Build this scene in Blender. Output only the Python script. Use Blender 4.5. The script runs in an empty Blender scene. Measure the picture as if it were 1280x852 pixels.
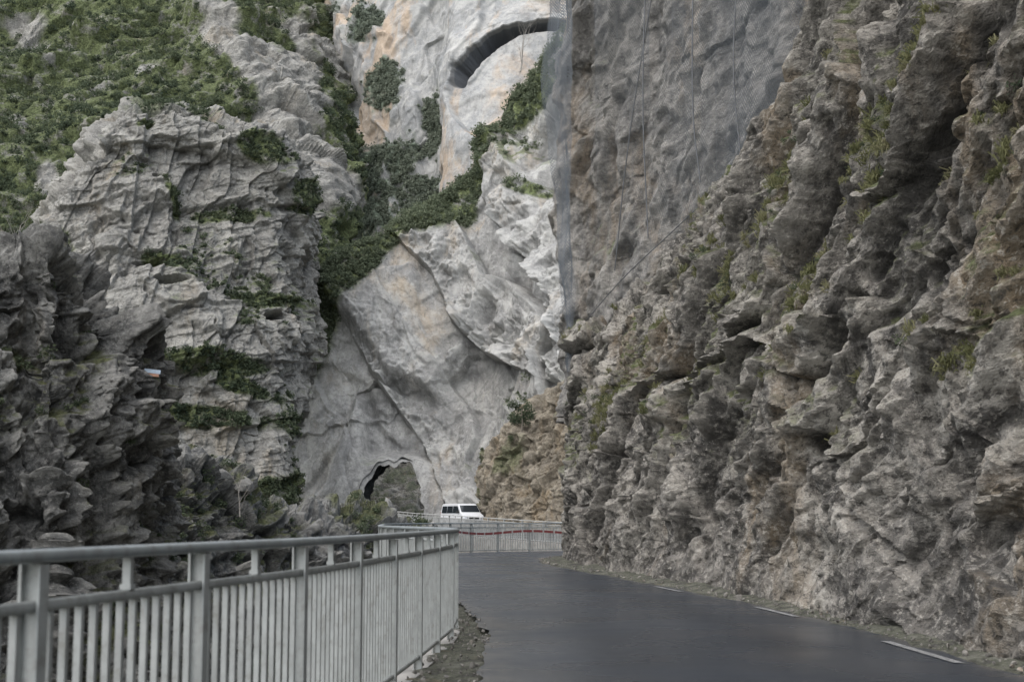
import bpy, math, random
import numpy as np
from mathutils import Vector, Matrix
random.seed(7); rng=np.random.default_rng(7)
scene=bpy.context.scene
F=1778.0; CH=1.215; PITCH=math.radians(7.18)
CP,SP=math.cos(PITCH),math.sin(PITCH)
def S(px,py,d):
    a=(px-640)/F; b=(426-py)/F
    dy=CP-b*SP; dz=SP+b*CP; k=d/dy
    return (a*k,d,CH+dz*k)
# ------------------------------------------------------------ noise
def hsh(ix,iy,iz,seed):
    with np.errstate(over='ignore'):
        h=(ix.astype(np.uint32)*np.uint32(374761393)+iy.astype(np.uint32)*np.uint32(668265263)+iz.astype(np.uint32)*np.uint32(2147483647)+np.uint32((seed*974634777)&0xffffffff))
        h=(h^(h>>np.uint32(13)))*np.uint32(1274126177)
        h=(h^(h>>np.uint32(16)))*np.uint32(2246822519)
        h=h^(h>>np.uint32(15))
    return h
def vnoise(P,seed=0):
    i=np.floor(P); f=(P-i).astype(np.float32); i=i.astype(np.int32)
    f=f*f*(3-2*f)
    r=0
    for dx in (0,1):
        wx=f[:,0] if dx else 1-f[:,0]
        for dy in (0,1):
            wy=f[:,1] if dy else 1-f[:,1]
            for dz in (0,1):
                wz=f[:,2] if dz else 1-f[:,2]
                h=hsh(i[:,0]+dx,i[:,1]+dy,i[:,2]+dz,seed)
                r=r+wx*wy*wz*(h.astype(np.float32)/4294967295.0)
    return r*2-1
def fbm(P,oct=4,seed=0,gain=0.5):
    r=0;a=1.0;s=0
    for o in range(oct):
        r=r+a*vnoise(P*(2.03**o)+o*17.3,seed+o); s+=a; a*=gain
    return r/s
def cells(P,seed=0,k=26.0,tilt=1.7):
    i=np.floor(P).astype(np.int32); n=len(P); P=P.astype(np.float32)
    num=np.zeros(n,np.float32); den=np.full(n,1e-30,np.float32); b10=np.uint32(1023)
    for dx in (-1,0,1):
        for dy in (-1,0,1):
            for dz in (-1,0,1):
                cx=i[:,0]+dx; cy=i[:,1]+dy; cz=i[:,2]+dz
                h=hsh(cx,cy,cz,seed)
                qx=P[:,0]-(cx+(h&b10)*np.float32(1/1023)); qy=P[:,1]-(cy+((h>>np.uint32(10))&b10)*np.float32(1/1023)); qz=P[:,2]-(cz+((h>>np.uint32(20))&b10)*np.float32(1/1023))
                ax,ay,az_=np.abs(qx),np.abs(qy),np.abs(qz)
                d=np.maximum(np.maximum(ax,ay),az_)*0.6+(ax+ay+az_)*0.3
                with np.errstate(over='ignore'): g=(h^np.uint32(0x9e3779b9))*np.uint32(2654435761); g=g^(g>>np.uint32(15))
                v=1.25*((g>>np.uint32(24)).astype(np.float32)/255-0.5)+tilt*(qx*((g&np.uint32(255)).astype(np.float32)/255-.5)+qy*(((g>>np.uint32(8))&np.uint32(255)).astype(np.float32)/255-.5)+qz*(((g>>np.uint32(16))&np.uint32(255)).astype(np.float32)/255-.5))
                w=np.exp(-k*(d-0.4).astype(np.float32)); num+=w*v; den+=w
    return num/den
def frame(e,n):
    e=Vector(e).normalized(); n=Vector(n); n=(n-e*n.dot(e)).normalized(); m=e.cross(n)
    return np.array([e,m,n])
def facets(P,fr,levels,seed,warp=0.08,res=0.1,tilt=1.7):
    r=0
    for j_,(sz,amp) in enumerate(levels):
        ms=min(sz); k=min(62,max(17,ms/res*1.7))
        W=np.stack([vnoise(P/(ms*0.9) +j*31.7,seed+90+j+j_*7) for j in range(3)],1)*warp*ms
        r=r+amp*cells((P+W)@fr.T/np.array(sz),seed+j_*11,k,tilt)
    return r
def sm(x,a,b):
    t=np.clip((x-a)/(b-a),0,1); return t*t*(3-2*t)
def saw(P,dr,lam,seed,jit=1.2,cs=1.6,edge=0.86,wv=0.3):
    dr=np.array(dr,float); dr/=np.linalg.norm(dr)
    q=(P@dr)/lam+jit*cells(P/(lam*cs),seed,34,0.6)+wv*fbm(P/(lam*2.2),3,seed+1)
    i=np.floor(q).astype(np.int32); f=q-i
    a=0.35+0.65*hsh(i,i*0,i*0,seed+2).astype(np.float32)/4294967295.0
    return a*(f*(1-sm(f,edge,1.0)))-0.3
# ------------------------------------------------------------ grids
def catmull(C,n,axis):
    C=np.moveaxis(np.asarray(C,float),axis,0); m=C.shape[0]
    t=np.linspace(0,m-1,n); i=np.clip(np.floor(t).astype(int),0,m-2); f=(t-i)
    f=f.reshape((-1,)+(1,)*(C.ndim-1))
    pad=np.concatenate([[2*C[0]-C[1]],C,[2*C[-1]-C[-2]]],0)
    p0,p1,p2,p3=pad[i],pad[i+1],pad[i+2],pad[i+3]
    r=0.5*((2*p1)+(-p0+p2)*f+(2*p0-5*p1+4*p2-p3)*f*f+(-p0+3*p1-3*p2+p3)*f**3)
    return np.moveaxis(r,0,axis)
def blur(A,r):
    for ax in (0,1):
        B=np.moveaxis(A,ax,0); P=np.concatenate([np.repeat(B[:1],r+1,0),B,np.repeat(B[-1:],r,0)],0)
        c=np.cumsum(P,0); B=(c[2*r+1:]-c[:-(2*r+1)])/(2*r+1)
        A=np.moveaxis(B,0,ax)
    return A
def gnormals(G,flip):
    du=np.gradient(G,axis=1); dv=np.gradient(G,axis=0)
    n=np.cross(du,dv); n/=np.linalg.norm(n,axis=2,keepdims=True)+1e-9
    return -n if flip else n
def mesh_np(name,V,Fq,mat=None,attrs=None,smooth=True,k=4):
    me=bpy.data.meshes.new(name); V=np.asarray(V,np.float32); Fq=np.asarray(Fq,np.int32)
    me.vertices.add(len(V)); me.vertices.foreach_set('co',V.ravel())
    me.loops.add(Fq.size); me.loops.foreach_set('vertex_index',Fq.ravel())
    me.polygons.add(len(Fq)); me.polygons.foreach_set('loop_start',np.arange(len(Fq),dtype=np.int32)*Fq.shape[1])
    try: me.polygons.foreach_set('loop_total',np.full(len(Fq),Fq.shape[1],np.int32))
    except Exception: pass
    me.polygons.foreach_set('use_smooth',np.full(len(Fq),smooth))
    me.update(calc_edges=True)
    if attrs:
        for a,v in attrs.items():
            at=me.attributes.new(a,'FLOAT','POINT'); at.data.foreach_set('value',np.asarray(v,np.float32).ravel())
    if mat: me.materials.append(mat)
    ob=bpy.data.objects.new(name,me); scene.collection.objects.link(ob)
    return ob
def tag(o,label,cat,kind=None,group=None):
    o["label"]=label; o["category"]=cat
    if kind: o["kind"]=kind
    if group: o["group"]=group
    return o
def sheet(name,ctrl,nu,nv,disp,mat,flip=False,hole=None,vegfn=None,cavr=6,cavs=1.0,smooth=False,cavadd=None):
    G=catmull(catmull(ctrl,nv,0),nu,1)
    base=G[...,:3]; meta=G[...,3:]
    N=gnormals(base,flip)
    P=base.reshape(-1,3)
    M=meta.reshape(-1,meta.shape[-1]) if meta.shape[-1] else None
    D=disp(P,M).reshape(nv,nu)
    Q=base+N*D[...,None]
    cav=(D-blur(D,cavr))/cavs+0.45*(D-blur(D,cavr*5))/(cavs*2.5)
    if cavadd is not None: cav=cav+cavadd(P,M).reshape(nv,nu)
    N2=gnormals(Q,flip)
    veg=np.zeros((nv,nu))
    if vegfn is not None: veg=vegfn(Q.reshape(-1,3),M,N2.reshape(-1,3)).reshape(nv,nu)
    idx=np.arange(nv*nu).reshape(nv,nu)
    f=np.stack([idx[:-1,:-1],idx[:-1,1:],idx[1:,1:],idx[1:,:-1]],-1).reshape(-1,4)
    if flip: f=f[:,::-1]
    if hole is not None:
        h=hole(M); f=f[~h[f].all(1)]
    ob=mesh_np(name,Q.reshape(-1,3),f,mat,{'cav':cav,'moss':veg},smooth=smooth)
    return ob,Q,N2,veg,M
# ------------------------------------------------------------ materials
def newmat(name):
    m=bpy.data.materials.new(name); m.use_nodes=True; nt=m.node_tree
    b=nt.nodes['Principled BSDF']; return m,nt,b
class NB:
    def __init__(s,nt): s.nt=nt
    def n(s,t,**k):
        x=s.nt.nodes.new(t)
        for a,v in k.items(): setattr(x,a,v)
        return x
    def l(s,a,b): s.nt.links.new(a,b)
    def mix(s,fac,a,b,bt='MIX'):
        x=s.nt.nodes.new('ShaderNodeMix'); x.data_type='RGBA'; x.blend_type=bt
        for i,v in ((0,fac),(6,a),(7,b)):
            if isinstance(v,bpy.types.NodeSocket): s.l(v,x.inputs[i])
            elif i==0: x.inputs[0].default_value=v
            else: x.inputs[i].default_value=(*v,1)
        return x.outputs[2]
    def math(s,op,a,b=0.0,clamp=False):
        x=s.nt.nodes.new('ShaderNodeMath'); x.operation=op; x.use_clamp=clamp
        for i,v in ((0,a),(1,b)):
            if isinstance(v,bpy.types.NodeSocket): s.l(v,x.inputs[i])
            else: x.inputs[i].default_value=v
        return x.outputs[0]
    def noise(s,vec,scale,det=6,rough=0.6,dist=0.0):
        x=s.nt.nodes.new('ShaderNodeTexNoise'); s.l(vec,x.inputs['Vector'])
        x.inputs['Scale'].default_value=scale; x.inputs['Detail'].default_value=det; x.inputs['Roughness'].default_value=rough; x.inputs['Distortion'].default_value=dist
        return x.outputs[0]
    def ramp(s,v,a,b):
        x=s.nt.nodes.new('ShaderNodeMapRange'); x.interpolation_type='SMOOTHSTEP'; s.l(v,x.inputs[0]); x.inputs[1].default_value=a; x.inputs[2].default_value=b
        return x.outputs[0]
    def mapping(s,vec,sc,rot=(0,0,0)):
        x=s.nt.nodes.new('ShaderNodeMapping'); s.l(vec,x.inputs[0]); x.inputs['Scale'].default_value=sc; x.inputs['Rotation'].default_value=rot
        return x.outputs[0]
    def attr(s,name):
        x=s.nt.nodes.new('ShaderNodeAttribute'); x.attribute_name=name; return x.outputs['Fac']
def rock_mat(name,dark,mid,light,u=1.0,streak=0.35,stain=(0.36,0.24,0.13),stain_t=(0.6,0.75),moss=(0.10,0.12,0.055),cav=0.7,bump=0.5,srot=(0,0,0),crack=0.3,speck=0.25,rough=0.9,ys=1.0,light_t=(0.4,0.58),frag=0.35,fsc=(1,1,1),cave_shade=(0.045,0.045,0.047)):
    m,nt,b=newmat(name); q=NB(nt)
    co=q.n('ShaderNodeTexCoord').outputs['Object']
    if ys!=1.0: co=q.mapping(co,(1,ys,1))
    big=q.noise(co,0.13/u,3,0.55,0.3)
    mn=q.n('ShaderNodeTexNoise'); q.l(co,mn.inputs['Vector']); mn.inputs['Scale'].default_value=0.6/u; mn.inputs['Detail'].default_value=8; mn.inputs['Roughness'].default_value=0.72; mn.inputs['Distortion'].default_value=0.4
    med=mn.outputs[0]; fine=q.noise(co,5.0/u,5,0.78)
    vs=q.n('ShaderNodeVectorMath',operation='SCALE'); q.l(mn.outputs['Color'],vs.inputs[0]); vs.inputs['Scale'].default_value=1.1*u
    va=q.n('ShaderNodeVectorMath',operation='ADD'); q.l(co,va.inputs[0]); q.l(vs.outputs[0],va.inputs[1])
    fv=q.mapping(va.outputs[0],fsc,srot)
    def vor(sc):
        v=q.n('ShaderNodeTexVoronoi'); v.distance='CHEBYCHEV'; q.l(fv,v.inputs['Vector']); v.inputs['Scale'].default_value=sc/u
        s_=q.n('ShaderNodeSeparateColor'); q.l(v.outputs['Color'],s_.inputs[0]); return s_.outputs[0],v.outputs['Distance']
    f1,d1=vor(1.3); f2,d2=vor(3.6)
    c=q.mix(q.ramp(med,0.40,0.58),dark,mid)
    c=q.mix(q.math('MULTIPLY',q.ramp(big,0.38,0.58),q.ramp(med,*[x+0.06 for x in light_t])),c,light)
    c=q.mix(q.math('MULTIPLY',q.ramp(f1,0.55,1.0),frag),c,tuple(x*0.62 for x in dark))
    c=q.mix(q.math('MULTIPLY',q.ramp(f2,0.5,0.0),frag*0.8),c,light)
    sv=q.mapping(co,(1.6/u,1.6/u,0.10/u),srot); st=q.noise(sv,1.0,5,0.65,0.2)
    c=q.mix(q.math('MULTIPLY',q.ramp(st,0.52,0.70),streak),c,tuple(x*0.5 for x in dark))
    c=q.mix(q.math('MULTIPLY',q.ramp(st,0.46,0.30),streak*0.8),c,tuple(min(1,x*1.15) for x in light))
    sn=q.noise(q.mapping(co,(1/u,1/u,0.35/u)),0.28,5,0.68,0.5)
    c=q.mix(q.math('MULTIPLY',q.ramp(sn,*stain_t),0.7),c,stain)
    c=q.mix(q.math('MULTIPLY',q.ramp(fine,0.53,0.63),speck),c,tuple(min(1,x*1.3) for x in light))
    c=q.mix(q.math('MULTIPLY',q.ramp(fine,0.48,0.38),speck*1.4),c,tuple(x*0.5 for x in dark))
    if crack:
        ckn=q.noise(q.mapping(co,(1,1,0.55),(0.3,0.4,0)),0.42/u,5,0.6,0.3)
        ck=q.math('MULTIPLY',q.ramp(q.math('ABSOLUTE',q.math('SUBTRACT',ckn,0.5)),0.007,0.0),q.ramp(big,0.40,0.55))
        c=q.mix(q.math('MULTIPLY',ck,crack),c,tuple(x*0.35 for x in dark))
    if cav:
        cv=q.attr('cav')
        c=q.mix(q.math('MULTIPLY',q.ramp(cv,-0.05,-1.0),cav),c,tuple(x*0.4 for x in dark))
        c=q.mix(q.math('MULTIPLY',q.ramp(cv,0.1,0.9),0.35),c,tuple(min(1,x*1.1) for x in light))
        c=q.mix(q.ramp(cv,-2.5,-3.5),c,cave_shade)  # lowest cav values take a painted shade colour
    ms=q.math('MULTIPLY',q.attr('moss'),q.ramp(med,0.36,0.50))
    c=q.mix(ms,c,q.mix(q.ramp(fine,0.38,0.62),tuple(x*0.55 for x in moss),tuple(x*1.5 for x in moss)))
    q.l(c,b.inputs['Base Color']); b.inputs['Roughness'].default_value=rough; b.inputs['Specular IOR Level'].default_value=0.25
    hb=q.math('ADD',q.math('MULTIPLY',med,0.8),q.math('MULTIPLY',fine,0.32))
    hb=q.math('ADD',hb,q.math('MULTIPLY',f1,0.16)); hb=q.math('ADD',hb,q.math('MULTIPLY',f2,0.08)); hb=q.math('ADD',hb,q.math('MULTIPLY',d1,-0.22))
    bp=q.n('ShaderNodeBump'); bp.inputs['Strength'].default_value=bump; bp.inputs['Distance'].default_value=0.75*u; q.l(hb,bp.inputs['Height']); q.l(bp.outputs[0],b.inputs['Normal'])
    return m
def leaf_mat(name,c1,c2,c3,trans=0.3):
    m,nt,b=newmat(name); q=NB(nt)
    t=q.attr('tint'); c=q.mix(q.ramp(t,0.0,0.55),c1,c2); c=q.mix(q.ramp(t,0.6,1.0),c,c3)
    q.l(c,b.inputs['Base Color']); b.inputs['Roughness'].default_value=0.8; b.inputs['Specular IOR Level'].default_value=0.12
    tr=q.n('ShaderNodeBsdfTranslucent'); q.l(c,tr.inputs[0]); mx=q.n('ShaderNodeMixShader'); mx.inputs[0].default_value=trans
    out=nt.nodes['Material Output']; q.l(b.outputs[0],mx.inputs[1]); q.l(tr.outputs[0],mx.inputs[2]); q.l(mx.outputs[0],out.inputs[0])
    return m
def plain(name,col,rough=0.6,metal=0.0,var=0.25,scale=6.0,bump=0.1,dirt=None,dt=(0.55,0.72)):
    m,nt,b=newmat(name); q=NB(nt); co=q.n('ShaderNodeTexCoord').outputs['Object']
    n=q.noise(co,scale,6,0.65); c=q.mix(q.ramp(n,0.3,0.7),tuple(x*(1-var) for x in col),tuple(min(1,x*(1+var*0.5)) for x in col))
    if dirt: c=q.mix(q.math('MULTIPLY',q.ramp(q.noise(co,scale*2.3,5,0.75),*dt),0.7),c,dirt)
    q.l(c,b.inputs['Base Color']); b.inputs['Roughness'].default_value=rough; b.inputs['Metallic'].default_value=metal
    if bump:
        bp=q.n('ShaderNodeBump'); bp.inputs['Strength'].default_value=bump; bp.inputs['Distance'].default_value=0.02; q.l(n,bp.inputs['Height']); q.l(bp.outputs[0],b.inputs['Normal'])
    return m
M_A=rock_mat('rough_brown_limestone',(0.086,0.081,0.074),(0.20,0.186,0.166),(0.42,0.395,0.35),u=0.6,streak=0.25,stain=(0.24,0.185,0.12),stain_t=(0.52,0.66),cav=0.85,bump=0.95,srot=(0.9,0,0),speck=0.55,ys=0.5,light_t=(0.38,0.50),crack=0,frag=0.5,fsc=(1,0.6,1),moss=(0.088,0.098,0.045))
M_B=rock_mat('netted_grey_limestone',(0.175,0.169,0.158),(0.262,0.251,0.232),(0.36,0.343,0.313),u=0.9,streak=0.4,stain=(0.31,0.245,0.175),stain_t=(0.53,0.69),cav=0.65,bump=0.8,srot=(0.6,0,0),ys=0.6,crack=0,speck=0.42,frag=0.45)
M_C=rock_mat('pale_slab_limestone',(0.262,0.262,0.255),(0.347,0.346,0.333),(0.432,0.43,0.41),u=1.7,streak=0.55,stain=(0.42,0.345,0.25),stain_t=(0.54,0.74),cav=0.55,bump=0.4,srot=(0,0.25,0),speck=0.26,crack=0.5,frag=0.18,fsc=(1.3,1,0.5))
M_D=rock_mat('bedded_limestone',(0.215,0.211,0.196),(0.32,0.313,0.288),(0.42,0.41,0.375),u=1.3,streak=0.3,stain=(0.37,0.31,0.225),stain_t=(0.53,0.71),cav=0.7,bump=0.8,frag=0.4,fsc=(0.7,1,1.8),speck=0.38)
M_E=rock_mat('haze_tinted_limestone',(0.29,0.312,0.33),(0.355,0.375,0.388),(0.43,0.442,0.448),u=2.6,streak=0.35,stain=(0.40,0.38,0.35),stain_t=(0.57,0.77),moss=(0.15,0.18,0.142),cav=0.4,bump=0.5,frag=0.25)  # distance haze put into the colours: paler, cooler rock and moss
M_G=rock_mat('orange_streaked_arch_rock',(0.27,0.277,0.278),(0.34,0.342,0.332),(0.41,0.407,0.39),u=2.2,streak=0.5,stain=(0.44,0.33,0.225),stain_t=(0.50,0.64),cav=0.75,bump=0.35,frag=0.16,speck=0.18,cave_shade=(0.10,0.106,0.114),moss=(0.14,0.17,0.128))
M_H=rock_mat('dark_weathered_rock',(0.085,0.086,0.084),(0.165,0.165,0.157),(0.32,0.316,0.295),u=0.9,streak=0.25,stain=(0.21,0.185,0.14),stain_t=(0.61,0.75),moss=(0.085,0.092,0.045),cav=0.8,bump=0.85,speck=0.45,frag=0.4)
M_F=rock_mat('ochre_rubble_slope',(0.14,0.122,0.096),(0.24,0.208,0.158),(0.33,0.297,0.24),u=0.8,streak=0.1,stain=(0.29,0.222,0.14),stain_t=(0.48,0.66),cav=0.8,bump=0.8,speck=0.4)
M_leaf=leaf_mat('scrub_leaves',(0.048,0.066,0.044),(0.082,0.102,0.062),(0.116,0.133,0.078))
M_leafmid=leaf_mat('ridge_scrub_leaves',(0.082,0.102,0.068),(0.127,0.152,0.098),(0.168,0.19,0.124))  # greens lightened to paint some haze onto the ridge bushes
M_leaffar=leaf_mat('haze_tinted_leaves',(0.145,0.172,0.14),(0.185,0.212,0.165),(0.22,0.241,0.185))  # far foliage haze painted into the leaf colours
M_grass=leaf_mat('dry_grass',(0.09,0.097,0.045),(0.155,0.157,0.078),(0.24,0.225,0.14),0.3)
M_twig=plain('bare_twig_bark',(0.16,0.14,0.11),0.9)
M_twig2=plain('grey_twig_bark',(0.30,0.28,0.25),0.9)
M_stone=rock_mat('loose_stone',(0.11,0.105,0.097),(0.21,0.20,0.18),(0.33,0.31,0.285),u=0.3,cav=0,bump=0.4,crack=0)
# ------------------------------------------------------------ helpers for features
def poly_feat(M,poly):
    px=M[:,0];py=M[:,1]; best=np.full(len(px),1e9); side=np.zeros(len(px))
    for (x0,y0),(x1,y1) in zip(poly[:-1],poly[1:]):
        dx,dy=x1-x0,y1-y0; t=np.clip(((px-x0)*dx+(py-y0)*dy)/(dx*dx+dy*dy),0,1)
        ex=px-(x0+t*dx); ey=py-(y0+t*dy); d=np.hypot(ex,ey); s=np.sign(dx*ey-dy*ex)
        m=d<best; best=np.where(m,d,best); side=np.where(m,s,side)
    return best,side
def ledge(M,poly,w,up,cut,n,n2):
    M2=M[:,:2]+n[:,None]*16+n2[:,None]*8
    d,s=poly_feat(M2,poly); k=0.25+0.75*sm(n2,-0.3,0.3); sd=d*s
    return k*up*np.exp(-d/w)*sm(-sd,-1.4,1.4)-cut*sm(n2,0.0,0.3)*np.exp(-(d/(1.5))**2)
def blob(M,cx,cy,rx,ry,ang=0):
    a=math.radians(ang); x=M[:,0]-cx; y=M[:,1]-cy
    u=(x*math.cos(a)+y*math.sin(a))/rx; v=(-x*math.sin(a)+y*math.cos(a))/ry
    return np.exp(-(u*u+v*v)*0.9)
def rows(cols_px,crest,depth_b,depth_t,ybot,ts,back):
    R=[]
    for t in ts:
        r=[]
        for px,cy,db,dt in zip(cols_px,crest,depth_b,depth_t):
            y=ybot+(cy-ybot)*t; d=db+(dt-db)*t
            r.append((*S(px,y,d),px,y))
        R.append(r)
    for (dd,dz) in back:
        r=[]
        for px,cy,dt in zip(cols_px,crest,depth_t):
            p=S(px,cy,dt); k=(dt+dd)/dt; r.append((p[0]*k,p[1]+dd,p[2]+dz,px,cy-6-dd*0.3))
        R.append(r)
    return R
# ============================================================ A right near cliff
plan=[(5.0,-6),(4.65,2),(4.5,8),(4.42,12),(4.25,16),(4.0,20),(3.45,25),(2.65,31),(1.95,37),(1.48,42),(1.78,46),(4.5,49.5),(10,51),(20,52)]
H=[17,17,17,16,13.8,11.6,10.3,9.2,8.0,6.8,6.2,6,6,6]
def plan_sheet(plan,rowsdef,H,zb,sbs=None):
    P=np.array(plan,float); T=np.gradient(P,axis=0); Nn=np.stack([T[:,1],-T[:,0]],1); Nn/=np.linalg.norm(Nn,axis=1,keepdims=True)
    R=[]; sbs=sbs or [1]*len(plan)
    for (t,sb) in rowsdef:
        R.append([(p[0]+n[0]*sb*k,p[1]+n[1]*sb*k,zb+(h-zb)*t,p[1],t) for p,n,h,k in zip(P,Nn,H,sbs)])
    return R
ctrlA=plan_sheet(plan,[(0,-0.35),(0.06,-0.05),(0.18,0.3),(0.36,0.5),(0.55,0.8),(0.75,1.4),(0.92,2.1),(1.0,3.0),(1.03,5.5)],H,-0.9,[1.2,1.2,1.2,1.1,1.05,1,0.95,0.9,0.65,0.35,0.2,0.6,1,1])
frA=frame((0.12,-0.82,0.56),(0.9,0.2,0.3)); frA2=frame((0.1,-0.6,0.8),(1,0.1,0))
def dispA(P,M):
    z=P[:,2]; att=0.30+0.70*sm(z,-0.2,1.8)
    Py=P*np.array([1,0.5,1])
    d=0.3*fbm(Py/3.2,3,1)
    m=0.45+0.55*sm(fbm(Py/2.5,2,61),-0.3,0.3)
    d+=0.75*saw(Py,(0.1,-0.82,-0.57),2.6,170,0.9,1.7,0.92,0.12)+0.48*m*saw(Py,(0.1,-0.85,-0.5),1.25,72,1.1,1.6,0.9,0.12)+0.18*m*saw(Py,(0.1,-0.7,-0.7),0.5,74,1.1,1.6,0.87,0.1)
    d+=0.5*saw(Py,(0.0,-0.95,0.3),1.8,76,1.0,1.6,0.92,0.12)*(1.3-m)+0.13*saw(Py,(0.1,-0.9,0.4),0.5,78,1.1,1.6,0.87,0.1)
    d+=facets(Py,frA,[((2.6,0.9,1.1),0.16)],30,0.0,0.04,2.8)
    d+=facets(Py,frA2,[((1.0,0.5,0.55),0.12),((0.45,0.26,0.28),0.075),((0.2,.13,.14),0.035)],40,0.0,0.03,2.6)
    d+=0.035*fbm(Py/0.08,3,19)
    return d*att
def vegA(P,M,N):
    n=fbm(P/1.6,4,40); v=sm(n,-0.05,0.25)*sm(N[:,2],0.05,0.45)*sm(P[:,2],1.5,3.5)
    return np.clip(v*1.1,0,1)
obA,QA,NA,VA,MA=sheet('cliff_face',ctrlA,1400,600,dispA,M_A,flip=True,vegfn=vegA,cavr=6,cavs=0.25,cavadd=lambda P,M:-0.75*sm(P[:,2],2.0,6)*sm(22-P[:,1],0,8)*sm(fbm(P/3.0,4,66),-0.4,0.1))
tag(obA,'rough brown-grey limestone cliff face rising beside the road','cliff','structure')
# ============================================================ B upper wall
planB=[(11,4),(10.0,12),(9.2,19),(8.0,26),(6.5,33),(4.5,40),(2.5,45.0),(1.8,48.5),(4.5,52),(12,54)]
ctrlB=plan_sheet(planB,[(0,0),(0.12,0.0),(0.3,0.15),(0.5,0.1),(0.75,-0.1),(1,0.3)],[42]*10,4.5)
frB=frame((0.1,-0.3,0.95),(0.95,0.2,0.1))
def dispB(P,M):
    Py=P*np.array([1,0.5,1])
    d=0.5*fbm(Py/6,3,101)
    d+=0.45*saw(Py,(0.1,-0.9,-0.3),4.2,150,0.8,1.6,0.94,0.05)+0.28*saw(Py,(0.1,-0.6,-0.8),2.2,152,0.9,1.7,0.92,0.05)+0.2*saw(Py,(0.1,-0.9,0.2),1.4,154,1.0,1.6,0.9,0.05)
    d+=facets(Py,frB,[((5.0,2.2,3.0),0.45),((2.2,1.0,1.4),0.32),((.95,.5,.7),0.2),((.42,.26,.32),0.09)],103,0.0,0.06,2.2)
    d+=0.03*fbm(Py/0.3,3,119)
    return d*0.8
obB,QB,NB_,VB,MB=sheet('netted_cliff',ctrlB,700,600,dispB,M_B,flip=True,vegfn=lambda P,M,N:sm(fbm(P/2.5,4,140),0.25,0.5)*sm(N[:,2],0.1,0.5),cavr=7,cavs=0.35)
tag(obB,'tall grey limestone wall covered by rockfall netting','cliff','structure')
# ============================================================ C tunnel rock
cpx=[335,385,430,480,535,590,640,690,750]
ccr=[490,405,342,300,255,205,135,75,20]
ctrlC=rows(cpx,ccr,[128,122,119,118,117,114,110,106,104],[134,132,132,133,134,135,134,130,128],800,[0,0.15,0.3,0.45,0.6,0.75,0.9,1.0],[(2.5,0.6),(4.5,-3)])
frC=frame((0.42,0.1,-0.9),(0.1,0.95,0.1))
def tuntop(x):
    return 578+14*np.abs(x)**2.4-4*np.sin(x*3)+3.5*np.sin(x*7+1)+1.5*np.sin(x*17)
def tun(M,grow=0):
    x=(M[:,0]-490)/38.0; y=M[:,1]
    lim=1.0+0.07*np.sin(y*0.13)+0.03*np.sin(y*.41)
    return (np.abs(x)<lim)&(y>tuntop(x)+22*np.clip(np.abs(x)-0.6,0,1)*2)&(y<668)
def dispC(P,M):
    n=fbm(P/6,4,231,0.6); n2=fbm(P/2.2+40,4,232,0.6)
    d=1.4*fbm(P/28,3,201)
    rgt=sm(M[:,0],540,640)
    d+=facets(P,frC,[((34,16,12),1.6),((13,9,5),0.5),((4.5,3,1.8),0.2),((1.8,1.4,1),0.09)],203,0.0,0.1,2.4)
    d+=(2.0*saw(P,(0.85,0,0.5),10,280,0.35,1.8,0.97,0.06)+0.6*saw(P,(0.8,0,0.6),3.6,282,0.6,1.8,0.95,0.06)+0.2*saw(P,(0.8,0,0.6),1.3,284,0.9,1.8,0.9,0.06))*(0.3+0.7*rgt)
    d+=0.12*vnoise(P*np.array([0.9,0.3,0.09]),270)+0.06*vnoise(P*np.array([2.2,0.5,0.16]),271)
    d+=0.03*fbm(P/0.5,3,219)
    L=lambda poly,w,u,c: ledge(M,poly,w,u,c,n,n2)
    d+=L([(440,420),(475,480),(520,540),(545,600),(560,640)],30,1.6,0.1)
    d+=L([(512,318),(545,350),(572,410),(610,445),(660,465),(705,480)],38,2.8,0.1)
    d+=L([(600,190),(612,260),(640,300),(680,360),(700,420)],34,2.4,0.1)
    d+=L([(470,480),(530,470),(590,440),(620,430)],16,1.1,0.1)
    d+=L([(375,545),(430,520),(480,500)],16,0.9,0.1)
    tm=sm(blob(M,490,625,72,66),0.25,0.6)
    return d*(1-0.85*tm)+0.3*n2*tm
def vegC(P,M,N):
    n=fbm(P/6,4,240)
    cy=np.interp(M[:,0],cpx,ccr)
    th=np.interp(M[:,0],[335,400,450,520,590,606,620,690],[72,62,40,24,70,42,26,55])
    v=1-sm(M[:,1]-cy+n*22,th*0.7,th*1.1)
    v=np.maximum(v,0.8*sm(n,0.1,0.35)*sm(N[:,2],0.4,0.65))
    v=np.maximum(v,sm(blob(M,655,235,30,12)+n*0.4,0.5,0.7))
    return v
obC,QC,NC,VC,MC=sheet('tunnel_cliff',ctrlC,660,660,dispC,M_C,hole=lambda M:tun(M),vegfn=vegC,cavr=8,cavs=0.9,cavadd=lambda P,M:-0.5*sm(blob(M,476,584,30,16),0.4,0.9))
tag(obC,'pale grey slabby cliff pierced by a road tunnel','cliff','structure')
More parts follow.
